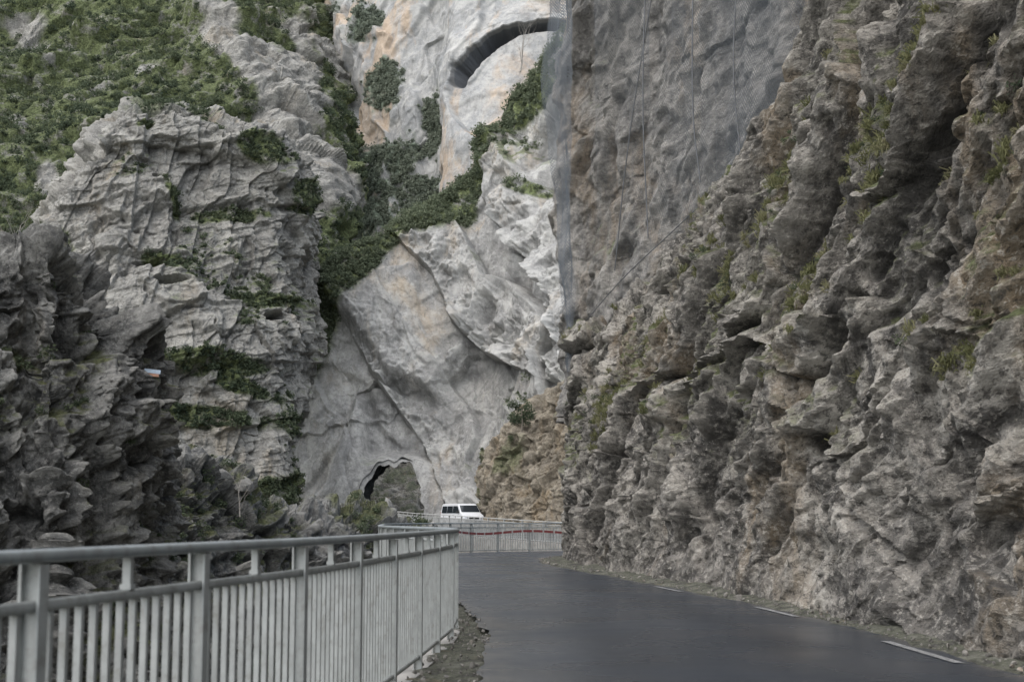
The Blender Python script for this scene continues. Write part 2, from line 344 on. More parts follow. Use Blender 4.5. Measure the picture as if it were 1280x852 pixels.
# ============================================================ D bedded left cliff
def rowsD():
    top_px=[-30,40,98,152,202,248,290,326,360,380,390]
    bot_px=[-30,30,80,132,186,235,278,308,334,346,352]
    cr=[330,300,215,140,128,145,165,180,200,245,300]
    R=[]
    db=[92,94,95,96,97,98,99,100,102,106,118]
    for t in [0,0.12,0.25,0.38,0.5,0.62,0.75,0.88,1.0]:
        r=[]
        for a,b,c,d in zip(top_px,bot_px,cr,db):
            px=b+(a-b)*min(1,t*1.35); y=800+(c-800)*t; dd=d+14*t+0.8*math.sin(t*9)
            r.append((*S(px,y,dd),px,y))
        R.append(r)
    last=R[-1]
    for dd,dz in ((8,1.5),(22,2)):
        R.append([(p[0]*(1+dd/110),p[1]+dd,p[2]+dz,p[3],p[4]-dd) for p in last])
    return R
frD=frame((0.97,0.2,0.14),(-0.14,-0.1,0.98))
def dispD(P,M):
    d=1.2*fbm(P/20,3,301)
    nd=-frD[2]
    d+=0.7*saw(P,nd,4.6,350,0.25,1.5,0.95,0.03)+0.25*saw(P,nd,1.8,352,0.4,1.8,0.93,0.03)+0.12*saw(P,nd,0.8,354,0.5,2.0,0.88,0.03)
    d+=1.1*saw(P,(1,0.2,-0.15),6.5,356,0.6,1.2,0.97,0.05)+0.5*saw(P,(1,0.1,-0.2),2.4,358,0.8,1.3,0.95,0.05)+0.18*saw(P,(1,0.1,0.1),0.9,360,0.9,1.3,0.9,0.05)
    d+=facets(P,frD,[((9,8,7),1.3),((3.4,3,3.0),0.7),((1.5,1.4,1.3),0.34),((.68,.7,.55),0.14)],303,0.0,0.08,1.0)
    d+=0.05*fbm(P/0.4,3,319)
    n=fbm(P/6,3,333); n2=fbm(P/2,3,334)
    d-=2.6*sm(blob(M,212,356,22,6)+n2*.2,0.3,0.6)+2.0*sm(blob(M,190,325,26,4),0.3,0.6)+2.2*sm(blob(M,345,395,14,7)+n2*.2,0.3,0.6)
    return d
def vegD(P,M,N):
    n=fbm(P/5,4,340)
    B=[(300,262,60,12,5),(265,455,95,15,5),(200,322,36,8,10),(340,372,45,10,10),(215,235,34,10,60),(110,345,40,18,40),(250,520,110,20,5),(230,580,110,22,0),(330,620,60,30,0),(325,190,40,12,20),(60,310,70,28,20),(375,250,14,26,0),(300,480,50,14,20),(180,150,10,20,60)]
    v=0
    for b in B: v=np.maximum(v,blob(M,*b))
    v=sm(v+n*0.7,0.42,0.65)
    v=np.maximum(v,0.9*sm(n,0.1,0.35)*sm(N[:,2],0.45,0.7))
    v=np.maximum(v,sm(135-M[:,1],0,20))
    return v
obD,QD,ND,VD,MD=sheet('bedded_cliff',rowsD(),700,700,dispD,M_D,vegfn=vegD,cavr=7,cavs=0.9)
tag(obD,'bedded grey limestone cliff with scrub growing on its ledges','cliff','structure')
# ============================================================ E left upper slope + rear
def rowsE1():
    R=[]
    for y,d in ((420,128),(340,130),(260,140),(190,152),(120,166),(50,182),(-20,200),(-110,225)):
        R.append([(*S(px,y+o,d+od),px,y) for px,o,od in ((-160,0,-6),(-60,0,-2),(40,0,0),(130,0,0),(220,0,2),(300,0,4),(360,6,8),(400,12,14),(430,20,28))])
    return R
frE=frame((0.75,0.3,0.6),(-0.6,0,0.75))
def dispE1(P,M):
    d=4*fbm(P/35,3,401)
    d+=facets(P,frE,[((22,12,12),2.4),((9,6,5),1.2),((3.8,2.8,2.2),0.55),((1.6,1.2,1),0.28)],403,0.02,0.2)
    d+=1.2*saw(P,(0.5,0,-0.8),6.0,450,0.6)+0.5*saw(P,(0.6,0,-0.7),2.4,452)
    rib,_=poly_feat(M[:,:2],[(250,30),(300,90),(345,150),(400,240)])
    d+=2.5*np.exp(-(rib/34)**2)
    return d
def vegE1(P,M,N):
    n=fbm(P/9,5,440,0.62)
    rib,_=poly_feat(M[:,:2],[(240,-20),(275,60),(310,100),(350,150),(400,240)])
    v=1.0-np.exp(-((rib)/28)**2)*1.05
    for b in ((125,205,26,32),(30,35,34,16),(60,230,18,36),(380,60,44,90),(190,90,24,12),(110,110,20,8),(30,160,16,12)): v=v-0.75*blob(M,*b)
    v=v+n*0.9
    return sm(v,0.32,0.52)
obE1,QE1,NE1,VE1,ME1=sheet('wooded_hillside',rowsE1(),450,450,dispE1,M_D,vegfn=vegE1,cavr=6,cavs=1.8)
tag(obE1,'steep scrub covered mountainside with pale rock ribs','hillside','structure')
def rowsE2():
    R=[]
    for y,d in ((620,170),(520,178),(420,186),(320,194),(220,202),(120,210),(20,218),(-60,226),(-140,236)):
        R.append([(*S(px,y,d+od),px,y) for px,od in ((250,20),(320,10),(380,0),(430,4),(480,6),(530,4),(580,0),(650,-4),(760,-10))])
    return R
frE2=frame((0.25,0.1,-0.95),(0.1,0.95,0.05))
def dispE2(P,M):
    d=5*fbm(P/45,3,501)
    d+=facets(P,frE2,[((40,20,14),2.6),((15,9,6),1.2),((5.5,3.5,2.6),0.6),((2,1.4,1.2),0.35)],503,0.02,0.2)
    d+=2.0*saw(P,(0.95,0,0.25),9.0,550,0.6)+0.7*saw(P,(0.9,0,0.4),3.4,552)
    return d
VB_=[(305,15,40,30,0),(478,110,40,40,20),(488,190,56,34,-10),(440,215,50,46,-40),(425,300,45,60,0),(520,250,34,34,0),(470,270,54,44,0),(420,390,50,60,0),(536,140,16,60,0),(460,30,22,34,0)]
def vegE2(P,M,N):
    n=fbm(P/9,5,540,0.7); v=0
    for b in VB_: v=np.maximum(v,blob(M,*b))
    return sm(v*0.85+n*1.3,0.38,0.62)
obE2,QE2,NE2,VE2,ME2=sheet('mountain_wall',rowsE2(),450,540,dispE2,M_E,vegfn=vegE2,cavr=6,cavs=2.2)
tag(obE2,'high grey limestone mountain wall, paled for haze, closing the gorge','mountain','structure')
# ============================================================ G arch rock
def rowsG():
    R=[]
    for y,xl in ((300,556),(230,552),(170,550),(120,551),(80,553),(45,555),(15,558),(-15,562),(-45,566),(-90,570)):
        xr=760; r=[]
        for s,od in ((-0.75,30),(-0.5,17),(-0.3,11),(-0.14,8),(-0.05,6.5),(0.0,2),(0.05,-0.5),(0.2,-3),(0.4,-4),(0.6,-4),(0.8,-3),(1,0)):
            px=xl+(xr-xl)*s; r.append((*S(px,y,168+od+(300-y)*0.05),px,y))
        R.append(r)
    return R
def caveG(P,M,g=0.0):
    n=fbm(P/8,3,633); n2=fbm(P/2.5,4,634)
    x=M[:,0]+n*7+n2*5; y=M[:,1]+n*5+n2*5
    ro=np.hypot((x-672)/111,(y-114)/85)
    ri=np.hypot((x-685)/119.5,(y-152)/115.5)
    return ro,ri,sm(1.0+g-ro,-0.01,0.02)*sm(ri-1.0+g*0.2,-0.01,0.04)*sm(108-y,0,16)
def dispG(P,M):
    ro,ri,cave=caveG(P,M)
    d=1.8*fbm(P/20,3,601)
    d-=2.2*cave
    d+=1.5*sm(ro,0.98,1.02)*(1-sm(ro,1.05,1.6))*sm(M[:,0],540,570)
    d+=0.45*fbm(P/4,4,615)
    d+=facets(P,frame((0.5,0,0.8),(0.1,0.95,0)),[((14,8,7),1.0),((5,3,3),0.4),((2,1.4,1.2),0.18)],605,0.02,0.18)*(0.5+0.5*sm(ri,0.9,1.1))
    d+=1.2*saw(P,(0.95,0,0.3),5.0,660,0.7)*(1-sm(M[:,0],530,560))
    return d
def vegG(P,M,N):
    n=fbm(P/9,5,640,0.7); v=0
    for b in VB_: v=np.maximum(v,blob(M,*b))
    return np.maximum(sm(v*0.85+n*1.3,0.40,0.62)*(1-sm(M[:,0],542,554)),sm(blob(M,692,95,18,24,0)+blob(M,640,160,24,16)*0.8+fbm(P/6,3,641)*0.5,0.55,0.75))
obG,QG,NG,VG,MG=sheet('arch_rock',rowsG(),560,480,dispG,M_G,vegfn=vegG,cavr=6,cavs=2.2,cavadd=lambda P,M:-7*caveG(P,M,0.008)[2])  # shade of the arched slot painted into the rock colour via cav
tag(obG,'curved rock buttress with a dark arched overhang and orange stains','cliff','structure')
# ============================================================ H near left outcrop
hpx=[-160,-80,-20,30,65,92,130,160,180,193,200,206]
hcr=[345,350,345,325,322,352,388,415,455,510,570,650]
ctrlH=rows(hpx,hcr,[30,32,33,34,34,35,36,37,39,42,46,54],[36,38,39,40,40,41,42,43,44,46,49,56],1150,[0,0.15,0.3,0.45,0.6,0.72,0.84,0.93,1.0],[(3,0.6),(10,-1)])
frH=frame((0.85,0.2,-0.35),(0.35,0,0.9)); frH2=frame((0.5,0.2,0.85),(0.85,0,-0.5))
def dispH(P,M):
    d=0.9*fbm(P/8,3,701)
    d+=0.5*saw(P,(0.75,0,-0.65),2.6,750,1.1,1.5,0.92,0.1)+0.4*saw(P,(0.95,0.1,0.2),1.6,754,1.2,1.5,0.92,0.1)+0.2*saw(P,(0.6,0,-0.8),0.9,752,1.2,1.5,0.9,0.05)
    d+=facets(P,frH2,[((3.4,2.8,2.6),0.9),((1.5,1.2,1.1),0.5),((.7,.6,.5),0.27),((.3,.27,.23),0.12)],703,0.0,0.045,2.4)
    return d+0.03*fbm(P/0.15,3,719)
obH,QH,NH,VH,MH=sheet('rock_outcrop',ctrlH,600,640,dispH,M_H,vegfn=lambda P,M,N:np.clip(sm(fbm(P/1.8,4,740),0.0,0.3)*sm(N[:,2],0.25,0.6)+sm(blob(M,20,450,24,26)+fbm(P/2,3,741)*.3,0.5,0.7),0,1),cavr=7,cavs=0.5)
tag(obH,'dark weathered rock outcrop across the river','rock outcrop','structure')
# ============================================================ I lower bank
ipx=[90,150,200,245,290,330,380,430,480,540]
icr=[600,585,590,585,612,640,655,662,668,672]
ctrlI=rows(ipx,icr,[50,52,54,56,58,60,62,64,66,70],[60,62,64,66,68,70,73,76,80,84],930,[0,0.2,0.4,0.6,0.8,1.0],[(6,0.3),(20,-1)])
def dispI(P,M):
    d=1.0*fbm(P/8,3,801)
    d+=0.5*saw(P,(0.4,0,-0.9),1.8,850,1.2)+0.3*saw(P,(0.9,0,-0.2),1.0,852)
    d+=facets(P,frH,[((2.8,2.4,2.0),1.0),((1.2,1.0,.9),0.5),((.5,.45,.4),0.24)],803,0.04,0.06)
    return d
obI,QI,NI,VI,MI=sheet('river_bank',ctrlI,400,300,dispI,M_H,vegfn=lambda P,M,N:sm(fbm(P/3,4,840),-0.1,0.2)*sm(N[:,2],0.1,0.5),cavr=6,cavs=0.5)
tag(obI,'rocky river bank with fallen blocks and scrub','river bank','structure')
# ============================================================ F ochre slope
fpx=[598,606,618,636,655,680,710,760]
fcr=[640,595,566,540,518,498,480,450]
ctrlF=rows(fpx,fcr,[104,99,96,94,92,90,87,84],[108,103,101,100,99,98,96,94],720,[0,0.2,0.4,0.6,0.8,1.0],[(4,0.5),(10,0)])
def dispF(P,M):
    d=0.8*fbm(P/6,3,901)
    d+=0.6*saw(P,(0.7,0,-0.7),2.2,960,1.0)+facets(P,frD,[((3,2.2,1.8),0.4),((1.2,.9,.7),0.3),((.5,.4,.35),0.16)],903,0.05,0.05)
    return d
obF,QF,NF,VF,MF=sheet('ochre_slope',ctrlF,260,300,dispF,M_F,vegfn=lambda P,M,N:sm(fbm(P/3,4,940),0.1,0.35)*0.6,cavr=5,cavs=0.4)
tag(obF,'ochre rubble slope beside the far bend','slope','structure')
# ============================================================ tunnel bore and rock behind it
def tunnel():
    outl=[]
    for k in range(81):
        t=k/80
        if t<0.25: x=-1.10; py=672-(672-620)*t/0.25
        elif t>0.75: x=1.10; py=620+(672-620)*(t-0.75)/0.25
        else:
            a=math.pi*(t-0.25)/0.5; x=-1.10*math.cos(a); py=620-(620-(float(tuntop(np.array(x/1.1)))-5))*math.sin(a)**0.6
        outl.append((490+38*x,py))
    R=[]
    for j,(dd,ox) in enumerate([(0,0),(1,0.05),(2.2,0.15),(3.4,0.35),(4.4,0.6),(5.2,0.8)]):
        r=[]
        for px,py in outl:
            d0=118.3+(800-py)/500*15-0.25
            p=S(px,py,d0); r.append((p[0]+ox,p[1]+dd,p[2]))
        R.append(r)
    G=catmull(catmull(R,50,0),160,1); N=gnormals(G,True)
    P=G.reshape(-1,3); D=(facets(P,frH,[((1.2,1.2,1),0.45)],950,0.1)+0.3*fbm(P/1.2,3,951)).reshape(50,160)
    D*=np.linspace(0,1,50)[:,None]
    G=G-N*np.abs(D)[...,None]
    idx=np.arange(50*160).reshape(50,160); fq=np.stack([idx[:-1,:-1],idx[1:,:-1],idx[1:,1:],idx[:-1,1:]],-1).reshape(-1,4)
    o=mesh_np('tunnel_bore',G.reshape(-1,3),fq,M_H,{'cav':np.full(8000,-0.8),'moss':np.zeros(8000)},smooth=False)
    tag(o,'rough unlined rock bore of the road tunnel','tunnel','structure')
tunnel()
R=[]
for y,d in ((690,138),(655,140),(620,150),(590,160),(540,174)):
    R.append([(*S(px,y,d+od),px,y) for px,od in ((380,4),(440,1),(490,0),(540,0),(600,2))])
M_bey=rock_mat('brown_rock_beyond',(0.12,0.113,0.096),(0.22,0.207,0.18),(0.36,0.34,0.30),u=0.9,cav=0.8,speck=0.55,moss=(0.08,0.095,0.05))
o,*_=sheet('cliff_beyond_tunnel',R,200,200,dispF,M_bey,vegfn=lambda P,M,N:sm(fbm(P/3,4,965),0.0,0.3)*0.7,cavr=5,cavs=0.4)
tag(o,'brown scrubby rock wall seen through the tunnel mouth','cliff','structure')
# ============================================================ ground
n=150; xs=np.linspace(-1,1,n); xs=np.sign(xs)*np.abs(xs)**2*900
GX,GY=np.meshgrid(xs,xs+60); P=np.stack([GX.ravel(),GY.ravel(),GX.ravel()*0],1)
P[:,2]=-8.5+0.8*fbm(P/14,4,970)
idx=np.arange(n*n).reshape(n,n); fq=np.stack([idx[:-1,:-1],idx[:-1,1:],idx[1:,1:],idx[1:,:-1]],-1).reshape(-1,4)
g=mesh_np('ground',P,fq,M_H,{'cav':np.zeros(n*n),'moss':np.full(n*n,0.5)})
tag(g,'stony gorge floor beside the river','ground','structure')
# ============================================================ road
LE=[(-1.6,-6),(-1.2,-1),(-0.75,5),(-0.32,10),(-0.24,13),(-0.30,16),(-0.70,20.5),(-1.5,25.5),(-2.4,32),(-2.9,38),(-3.2,44),(-3.0,49),(-2.2,53.5),(0,56.5),(4,58.5),(10,59.5),(18,60)]
RE=[(4.5,-6),(4.3,-1),(4.2,5),(4.12,9),(4.02,12),(3.9,16),(3.65,20),(3.1,24.5),(2.25,31),(1.5,36),(0.98,40),(0.85,43.5),(1.2,47.2),(3.2,50),(6,51.5),(11,52.5),(18,53)]
def asphalt():
    m,nt,b=newmat('damp_asphalt'); q=NB(nt); co=q.n('ShaderNodeTexCoord').outputs['Object']
    big=q.noise(co,0.35,5,0.6,0.3); fi=q.noise(co,70,3,0.6); tr=q.attr('track')
    c=q.mix(q.ramp(big,0.35,0.65),(0.022,0.028,0.038),(0.033,0.040,0.052))
    c=q.mix(q.math('MULTIPLY',tr,0.6),c,(0.016,0.021,0.030))
    c=q.mix(q.math('MULTIPLY',q.ramp(fi,0.5,0.75),0.35),c,(0.075,0.084,0.098))
    c=q.mix(q.math('MULTIPLY',q.ramp(q.noise(q.mapping(co,(2.5,0.25,1)),1.0,5,0.7),0.5,0.75),0.18),c,(0.05,0.059,0.072))
    c=q.mix(q.math('MULTIPLY',q.ramp(q.noise(co,0.9,5,0.7,0.5),0.56,0.70),0.3),c,(0.013,0.017,0.024))
    ed=q.math('MULTIPLY',q.attr('edge'),q.ramp(q.noise(co,2.2,6,0.75),0.42,0.6))
    c=q.mix(q.math('MULTIPLY',ed,0.8),c,(0.10,0.095,0.086))
    q.l(c,b.inputs['Base Color'])
    r=q.n('ShaderNodeMapRange'); q.l(q.noise(co,0.5,3,0.6),r.inputs[0]); r.inputs[1].default_value=0.3; r.inputs[2].default_value=0.7; r.inputs[3].default_value=0.20; r.inputs[4].default_value=0.36; q.l(r.outputs[0],b.inputs['Roughness'])
    bp=q.n('ShaderNodeBump'); bp.inputs['Strength'].default_value=0.2; bp.inputs['Distance'].default_value=0.01; q.l(fi,bp.inputs['Height']); q.l(bp.outputs[0],b.inputs['Normal'])
    return m
M_road=asphalt()
NR=500;NW=28
L=catmull(LE,NR,0); Rr=catmull(RE,NR,0)
s=np.linspace(0,1,NW)
G=np.zeros((NR,NW,3)); G[...,:2]=L[:,None,:]*(1-s)[None,:,None]+Rr[:,None,:]*s[None,:,None]
G[...,2]=0.0+0.03*np.sin(np.pi*s)[None,:]
wob=0.10*fbm(np.stack([L[:,1],L[:,1]*0,L[:,1]*0],1)/0.7,3,980); G[:,0,0]+=wob; G[:,-1,0]+=wob[::-1]*1.2
edge=np.maximum(sm(s,0.10,0.0),sm(s,0.94,1.0)); track=np.exp(-((s-0.27)/0.08)**2)+np.exp(-((s-0.68)/0.08)**2)
idx=np.arange(NR*NW).reshape(NR,NW); fq=np.stack([idx[:-1,:-1],idx[:-1,1:],idx[1:,1:],idx[1:,:-1]],-1).reshape(-1,4)
road=mesh_np('road',G.reshape(-1,3),fq,M_road,{'edge':np.tile(edge,NR),'track':np.tile(track,NR)})
tag(road,'narrow dark asphalt road bending along the cliff foot','road','structure')
M_verge=rock_mat('verge_earth',(0.045,0.043,0.039),(0.09,0.085,0.076),(0.18,0.17,0.157),u=0.18,streak=0,crack=0,cav=0,bump=0.6,speck=0.5)
def strip(name,A,B,za,zb,mat,nn=24,seed=0,amp=0.03,NR=500):
    A=catmull(A,NR,0);B=catmull(B,NR,0); s=np.linspace(0,1,nn); G=np.zeros((NR,nn,3))
    G[...,:2]=A[:,None]*(1-s)[None,:,None]+B[:,None]*s[None,:,None]; G[...,2]=za*(1-s)+zb*s
    P=G.reshape(-1,3); P[:,2]+=amp*fbm(P/0.35,4,seed)
    idx=np.arange(NR*nn).reshape(NR,nn); fq=np.stack([idx[:-1,:-1],idx[:-1,1:],idx[1:,1:],idx[1:,:-1]],-1).reshape(-1,4)
    return mesh_np(name,P,fq,mat,{'cav':np.zeros(len(P)),'moss':np.full(len(P),0.25)})
v=strip('verge',[(x-0.25,y) for x,y in RE],[(x+1.6,y-0.3) for x,y in RE],-0.05,0.22,M_verge,30,981,0.06)
tag(v,'gravelly earth verge at the cliff foot','verge','structure')
RL=[(-2.75,-6),(-2.3,-1),(-2.02,1.6),(-1.61,4.72),(-1.40,6.3),(-1.18,7.87),(-1.04,9.4),(-0.93,11),(-.83,12.6),(-.74,14.4),(-.67,16.2),(-0.72,18.0),(-0.98,20.0),(-1.5,22.6),(-2.1,25.5),(-2.7,29.5),(-3.1,34),(-3.5,39),(-3.85,44),(-3.65,49.5),(-2.7,54.3),(-0.4,57.8),(4,60),(10,61),(18,61.5)]
RLd=catmull(RL,1200,0)
def resamp(poly,step):
    d=np.concatenate([[0],np.cumsum(np.linalg.norm(np.diff(poly,axis=0),axis=1))]); n=int(d[-1]/step); t=np.arange(n+1)*step
    return np.stack([np.interp(t,d,poly[:,k]) for k in range(poly.shape[1])],1)
LEd=catmull(LE,900,0)
rs=resamp(RLd,2.0)[:40]
v=strip('verge',[(x-0.12,y) for x,y in rs],[tuple(LEd[np.argmin(((LEd-p)**2).sum(1))]+np.array([0.3,0])) for p in rs],-0.10,-0.03,M_verge,22,982,0.05)
tag(v,'stony verge under the roadside railing','verge','structure')
M_conc=plain('weathered_concrete',(0.28,0.27,0.25),0.9,0,0.4,2.5,0.5,(0.10,0.10,0.09))
def ribbon_wall(name,poly,z0,z1,th,mat,step=0.5):
    p=resamp(poly,step); T=np.gradient(p[:,:2],axis=0); T/=np.linalg.norm(T,axis=1,keepdims=True); Nn=np.stack([-T[:,1],T[:,0]],1)
    zt=z1+(p[:,2] if p.shape[1]>2 else 0)
    a=p[:,:2]; b=a+Nn*th; n=len(p); z=np.zeros(n)
    ring=[np.c_[a,z+z0],np.c_[a,z+zt],np.c_[b,z+zt],np.c_[b,z+z0]]
    V=np.stack(ring,1).reshape(-1,3); f=[]
    for i in range(n-1):
        for k in range(4): f.append((i*4+k,i*4+(k+1)%4,i*4+4+(k+1)%4,i*4+4+k))
    return mesh_np(name,V,np.array(f),mat,smooth=False)
w=ribbon_wall('retaining_wall',RLd+np.array([0.06,0]),-9,-0.08,0.45,M_conc); tag(w,'concrete retaining wall holding up the road edge','retaining wall','structure')
M_paint=plain('worn_road_paint',(0.36,0.36,0.35),0.75,0,0.35,14,0.1,(0.045,0.048,0.053),(0.40,0.54))
Rd=resamp(catmull(RE,1500,0),0.1)
def dash(y0,y1):
    sel=Rd[(Rd[:,1]>=y0)&(Rd[:,1]<=y1)]
    V=[];n=len(sel)
    for p in sel: V+= [(p[0]-0.24,p[1],0.0125),(p[0]-0.14,p[1],0.0095)]
    f=[(2*i,2*i+1,2*i+3,2*i+2) for i in range(n-1)]
    o=mesh_np('edge_line',np.array(V),np.array(f),M_paint); tag(o,'worn white painted dash along the road edge','road marking','structure')
for a,b_ in ((12.3,14.6),(18.2,20.3),(24.6,26.6)): dash(a,b_)
# ============================================================ stones
def ico():
    import bmesh
    bm=bmesh.new(); bmesh.ops.create_icosphere(bm,subdivisions=2,radius=1); V=np.array([v.co[:] for v in bm.verts]); Fc=np.array([[v.index for v in f.verts] for f in bm.faces]); bm.free(); return V,Fc
IV,IF=ico()
def stones(name,pts,sizes,mat,seed=0):
    Vs=[];Fs=[]
    for k,(p,sz) in enumerate(zip(pts,sizes)):
        sc=rng.uniform(0.55,1.0,3); A=rng.normal(size=(3,3)); Qm,_=np.linalg.qr(A)
        V=IV.copy(); 
        for _ in range(8):
            nrm=rng.normal(size=3); nrm/=np.linalg.norm(nrm); dd=V@nrm; c=rng.uniform(0.35,0.7); V=V-np.outer(np.maximum(dd-c,0),nrm)
        V=(V*sc)@Qm*sz+p; Vs.append(V); Fs.append(IF+k*len(IV))
    V=np.concatenate(Vs); return mesh_np(name,V,np.concatenate(Fs),mat,{'cav':np.zeros(len(V)),'moss':np.zeros(len(V))},smooth=False)
pts=[];sz=[]
for k in range(900):
    i=rng.integers(120,len(Rd)-150); p=Rd[i]; o=abs(rng.normal(0,0.18)); s_=0.010+0.032*rng.random()**4
    if rng.random()<0.03: s_*=2.4
    pts.append((p[0]-0.02+o*1.4,p[1],0.02+s_*0.3+0.12*max(0,o-0.1))); sz.append(s_)
o=stones('gravel',pts,sz,M_stone); tag(o,'fallen gravel and stones along the cliff foot','gravel','stuff')
pts=[];sz=[]
for k in range(700):
    i=rng.integers(40,len(RLd)-400); p=RLd[i]; q_=LEd[np.argmin(((LEd-p)**2).sum(1))]; t=rng.random(); s_=0.010+0.035*rng.random()**4
    pts.append((p[0]*(1-t)+(q_[0]+0.05)*t,p[1],-0.05+0.06*t+s_*0.3)); sz.append(s_)
o=stones('gravel',pts,sz,M_stone); tag(o,'stones and grit under the roadside railing','gravel','stuff')
pts=[];sz=[]
fl=QI.reshape(-1,3)
for k in range(110):
    p=fl[rng.integers(0,len(fl))]; s_=0.15+0.6*rng.random()**3; pts.append(p); sz.append(s_)
o=stones('rubble',pts,sz,rock_mat('boulder_rock',(0.13,0.13,0.12),(0.22,0.215,0.20),(0.34,0.33,0.31),u=0.8,cav=0)); tag(o,'fallen boulders strewn over the river bank','rubble','stuff')
# ============================================================ foliage
def leaves(name,cent,rad,per,lsize,mat,flat=0.7,aspect=0.55,tintb=None):
    cent=np.asarray(cent); n=len(cent); 
    C=np.repeat(cent,per,0); r=np.repeat(np.asarray(rad),per)
    d=rng.normal(size=(n*per,3)); d/=np.linalg.norm(d,axis=1,keepdims=True)
    rr=rng.random(n*per)**0.45
    lob=0.65+0.5*(vnoise(d*2.2+np.repeat(rng.random((n,3))*50,per,0),5)+0.5)
    off=d*(rr*lob*r)[:,None]; off[:,2]*=flat; off[:,2]+=r*flat*0.45
    P=C+off
    a=rng.normal(size=P.shape); a/=np.linalg.norm(a,axis=1,keepdims=True); b=np.cross(a,rng.normal(size=P.shape)); b/=np.linalg.norm(b,axis=1,keepdims=True)
    s_=(lsize*np.repeat(np.asarray(rad)/np.mean(rad),per)**0.4*rng.uniform(0.6,1.3,n*per))[:,None]
    V=np.stack([P-a*s_,P-b*s_*aspect,P+a*s_,P+b*s_*aspect],1).reshape(-1,3)
    base=rng.random(n) if tintb is None else tintb
    t=np.repeat(base,per)*0.55+0.25*rng.random(n*per)+0.25*(off[:,2]/(r*flat)-0.2)
    return mesh_np(name,V,np.arange(len(V)).reshape(-1,4),mat,{'tint':np.repeat(np.clip(t,0,1),4)},smooth=False)
def pick(Q,V,n,thr=0.4,cond=None,N=None):
    q=Q.reshape(-1,3); v=V.ravel().copy()
    v=np.where(v>thr,v,0)
    if cond is not None: v=v*cond
    v=v/v.sum(); i=rng.choice(len(v),n,p=v); return q[i],i
for nm,Q,V,N_,n_,r0,r1,per,ls,mt,lab in (
  ('hillside_scrub',QE1,VE1,NE1,5800,0.3,1.1,64,0.125,M_leaf,'dense dark green scrub covering the mountainside'),
  ('mountain_scrub',QE2,VE2,NE2,3000,0.35,1.0,40,0.18,M_leaffar,'haze-paled green scrub on the high mountain wall'),
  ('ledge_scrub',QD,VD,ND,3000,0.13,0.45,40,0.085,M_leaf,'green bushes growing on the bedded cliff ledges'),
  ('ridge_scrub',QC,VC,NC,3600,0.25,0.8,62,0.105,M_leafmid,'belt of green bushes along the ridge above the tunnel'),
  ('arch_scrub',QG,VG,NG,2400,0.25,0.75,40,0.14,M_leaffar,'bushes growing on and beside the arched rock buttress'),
  ('bank_scrub',QI,VI,NI,340,0.2,0.6,90,0.06,M_leaf,'low scrub on the rocky river bank'),
  ('slope_scrub',QF,VF,NF,30,0.12,0.35,80,0.05,M_leaf,'low scrub on the ochre rubble slope'),
  ('outcrop_scrub',QH,VH,NH,200,0.08,0.3,60,0.04,M_leaf,'moss and small plants on the dark outcrop')):
    c,i=pick(Q,V,n_); rad=r0+(r1-r0)*rng.random(n_)**2
    c=c+N_.reshape(-1,3)[i]*(rad*0.2)[:,None]
    tb=np.clip(0.5+0.9*fbm(c/9.0,3,991)+0.22*rng.normal(size=n_),0,1)
    o=leaves(nm,c,rad,per,ls,mt,tintb=tb); tag(o,lab,'scrub','stuff')
def tube(pts,rad,k=6):
    pts=np.array(pts,float); T=np.gradient(pts,axis=0); T/=np.linalg.norm(T,axis=1,keepdims=True)+1e-9
    V=[];f=[]
    for i,(p,t,r) in enumerate(zip(pts,T,rad)):
        u=np.cross(t,[0.3,0.9,0.1] if abs(t[2])>0.7 else [0,0,1]); u/=np.linalg.norm(u); w=np.cross(t,u)
        for j in range(k):
            a=2*math.pi*j/k; V.append(p+r*(u*math.cos(a)+w*math.sin(a)))
    for i in range(len(pts)-1):
        for j in range(k): f.append((i*k+j,i*k+(j+1)%k,i*k+k+(j+1)%k,i*k+k+j))
    return np.array(V),np.array(f)
def bush(px,py,d,r,lab,per=900,tall=1.0,ls=0.07):
    p=np.array(S(px,py,d)); e=bpy.data.objects.new('bush',None); scene.collection.objects.link(e); e.location=p
    tag(e,lab,'bush')
    cs=[];rs=[]
    for k in range(9): cs.append((rng.normal()*r*0.38,rng.normal()*r*0.3,r*tall*rng.uniform(0.1,1.1))); rs.append(r*rng.uniform(0.35,0.6))
    o=leaves('crown',np.array(cs),np.array(rs),per//9,ls,M_leaf,flat=0.9); o.parent=e
    V,Fc=tube([(0,0,-0.3*r),(0.05*r,0,0.4*r),(0,0.05*r,0.9*r*tall)],[0.07*r,0.05*r,0.02*r],6)
    t=mesh_np('trunk',V,Fc,M_twig); t.parent=e
bush(652,534,93,0.95,'dark green rounded bush on the ochre slope crest',1900,1.3)
bush(430,668,82,1.3,'green bush beside the river bank below the tunnel',1900,0.8)
bush(450,672,84,0.9,'small leafy bush near the tunnel parapet',1000,0.8)
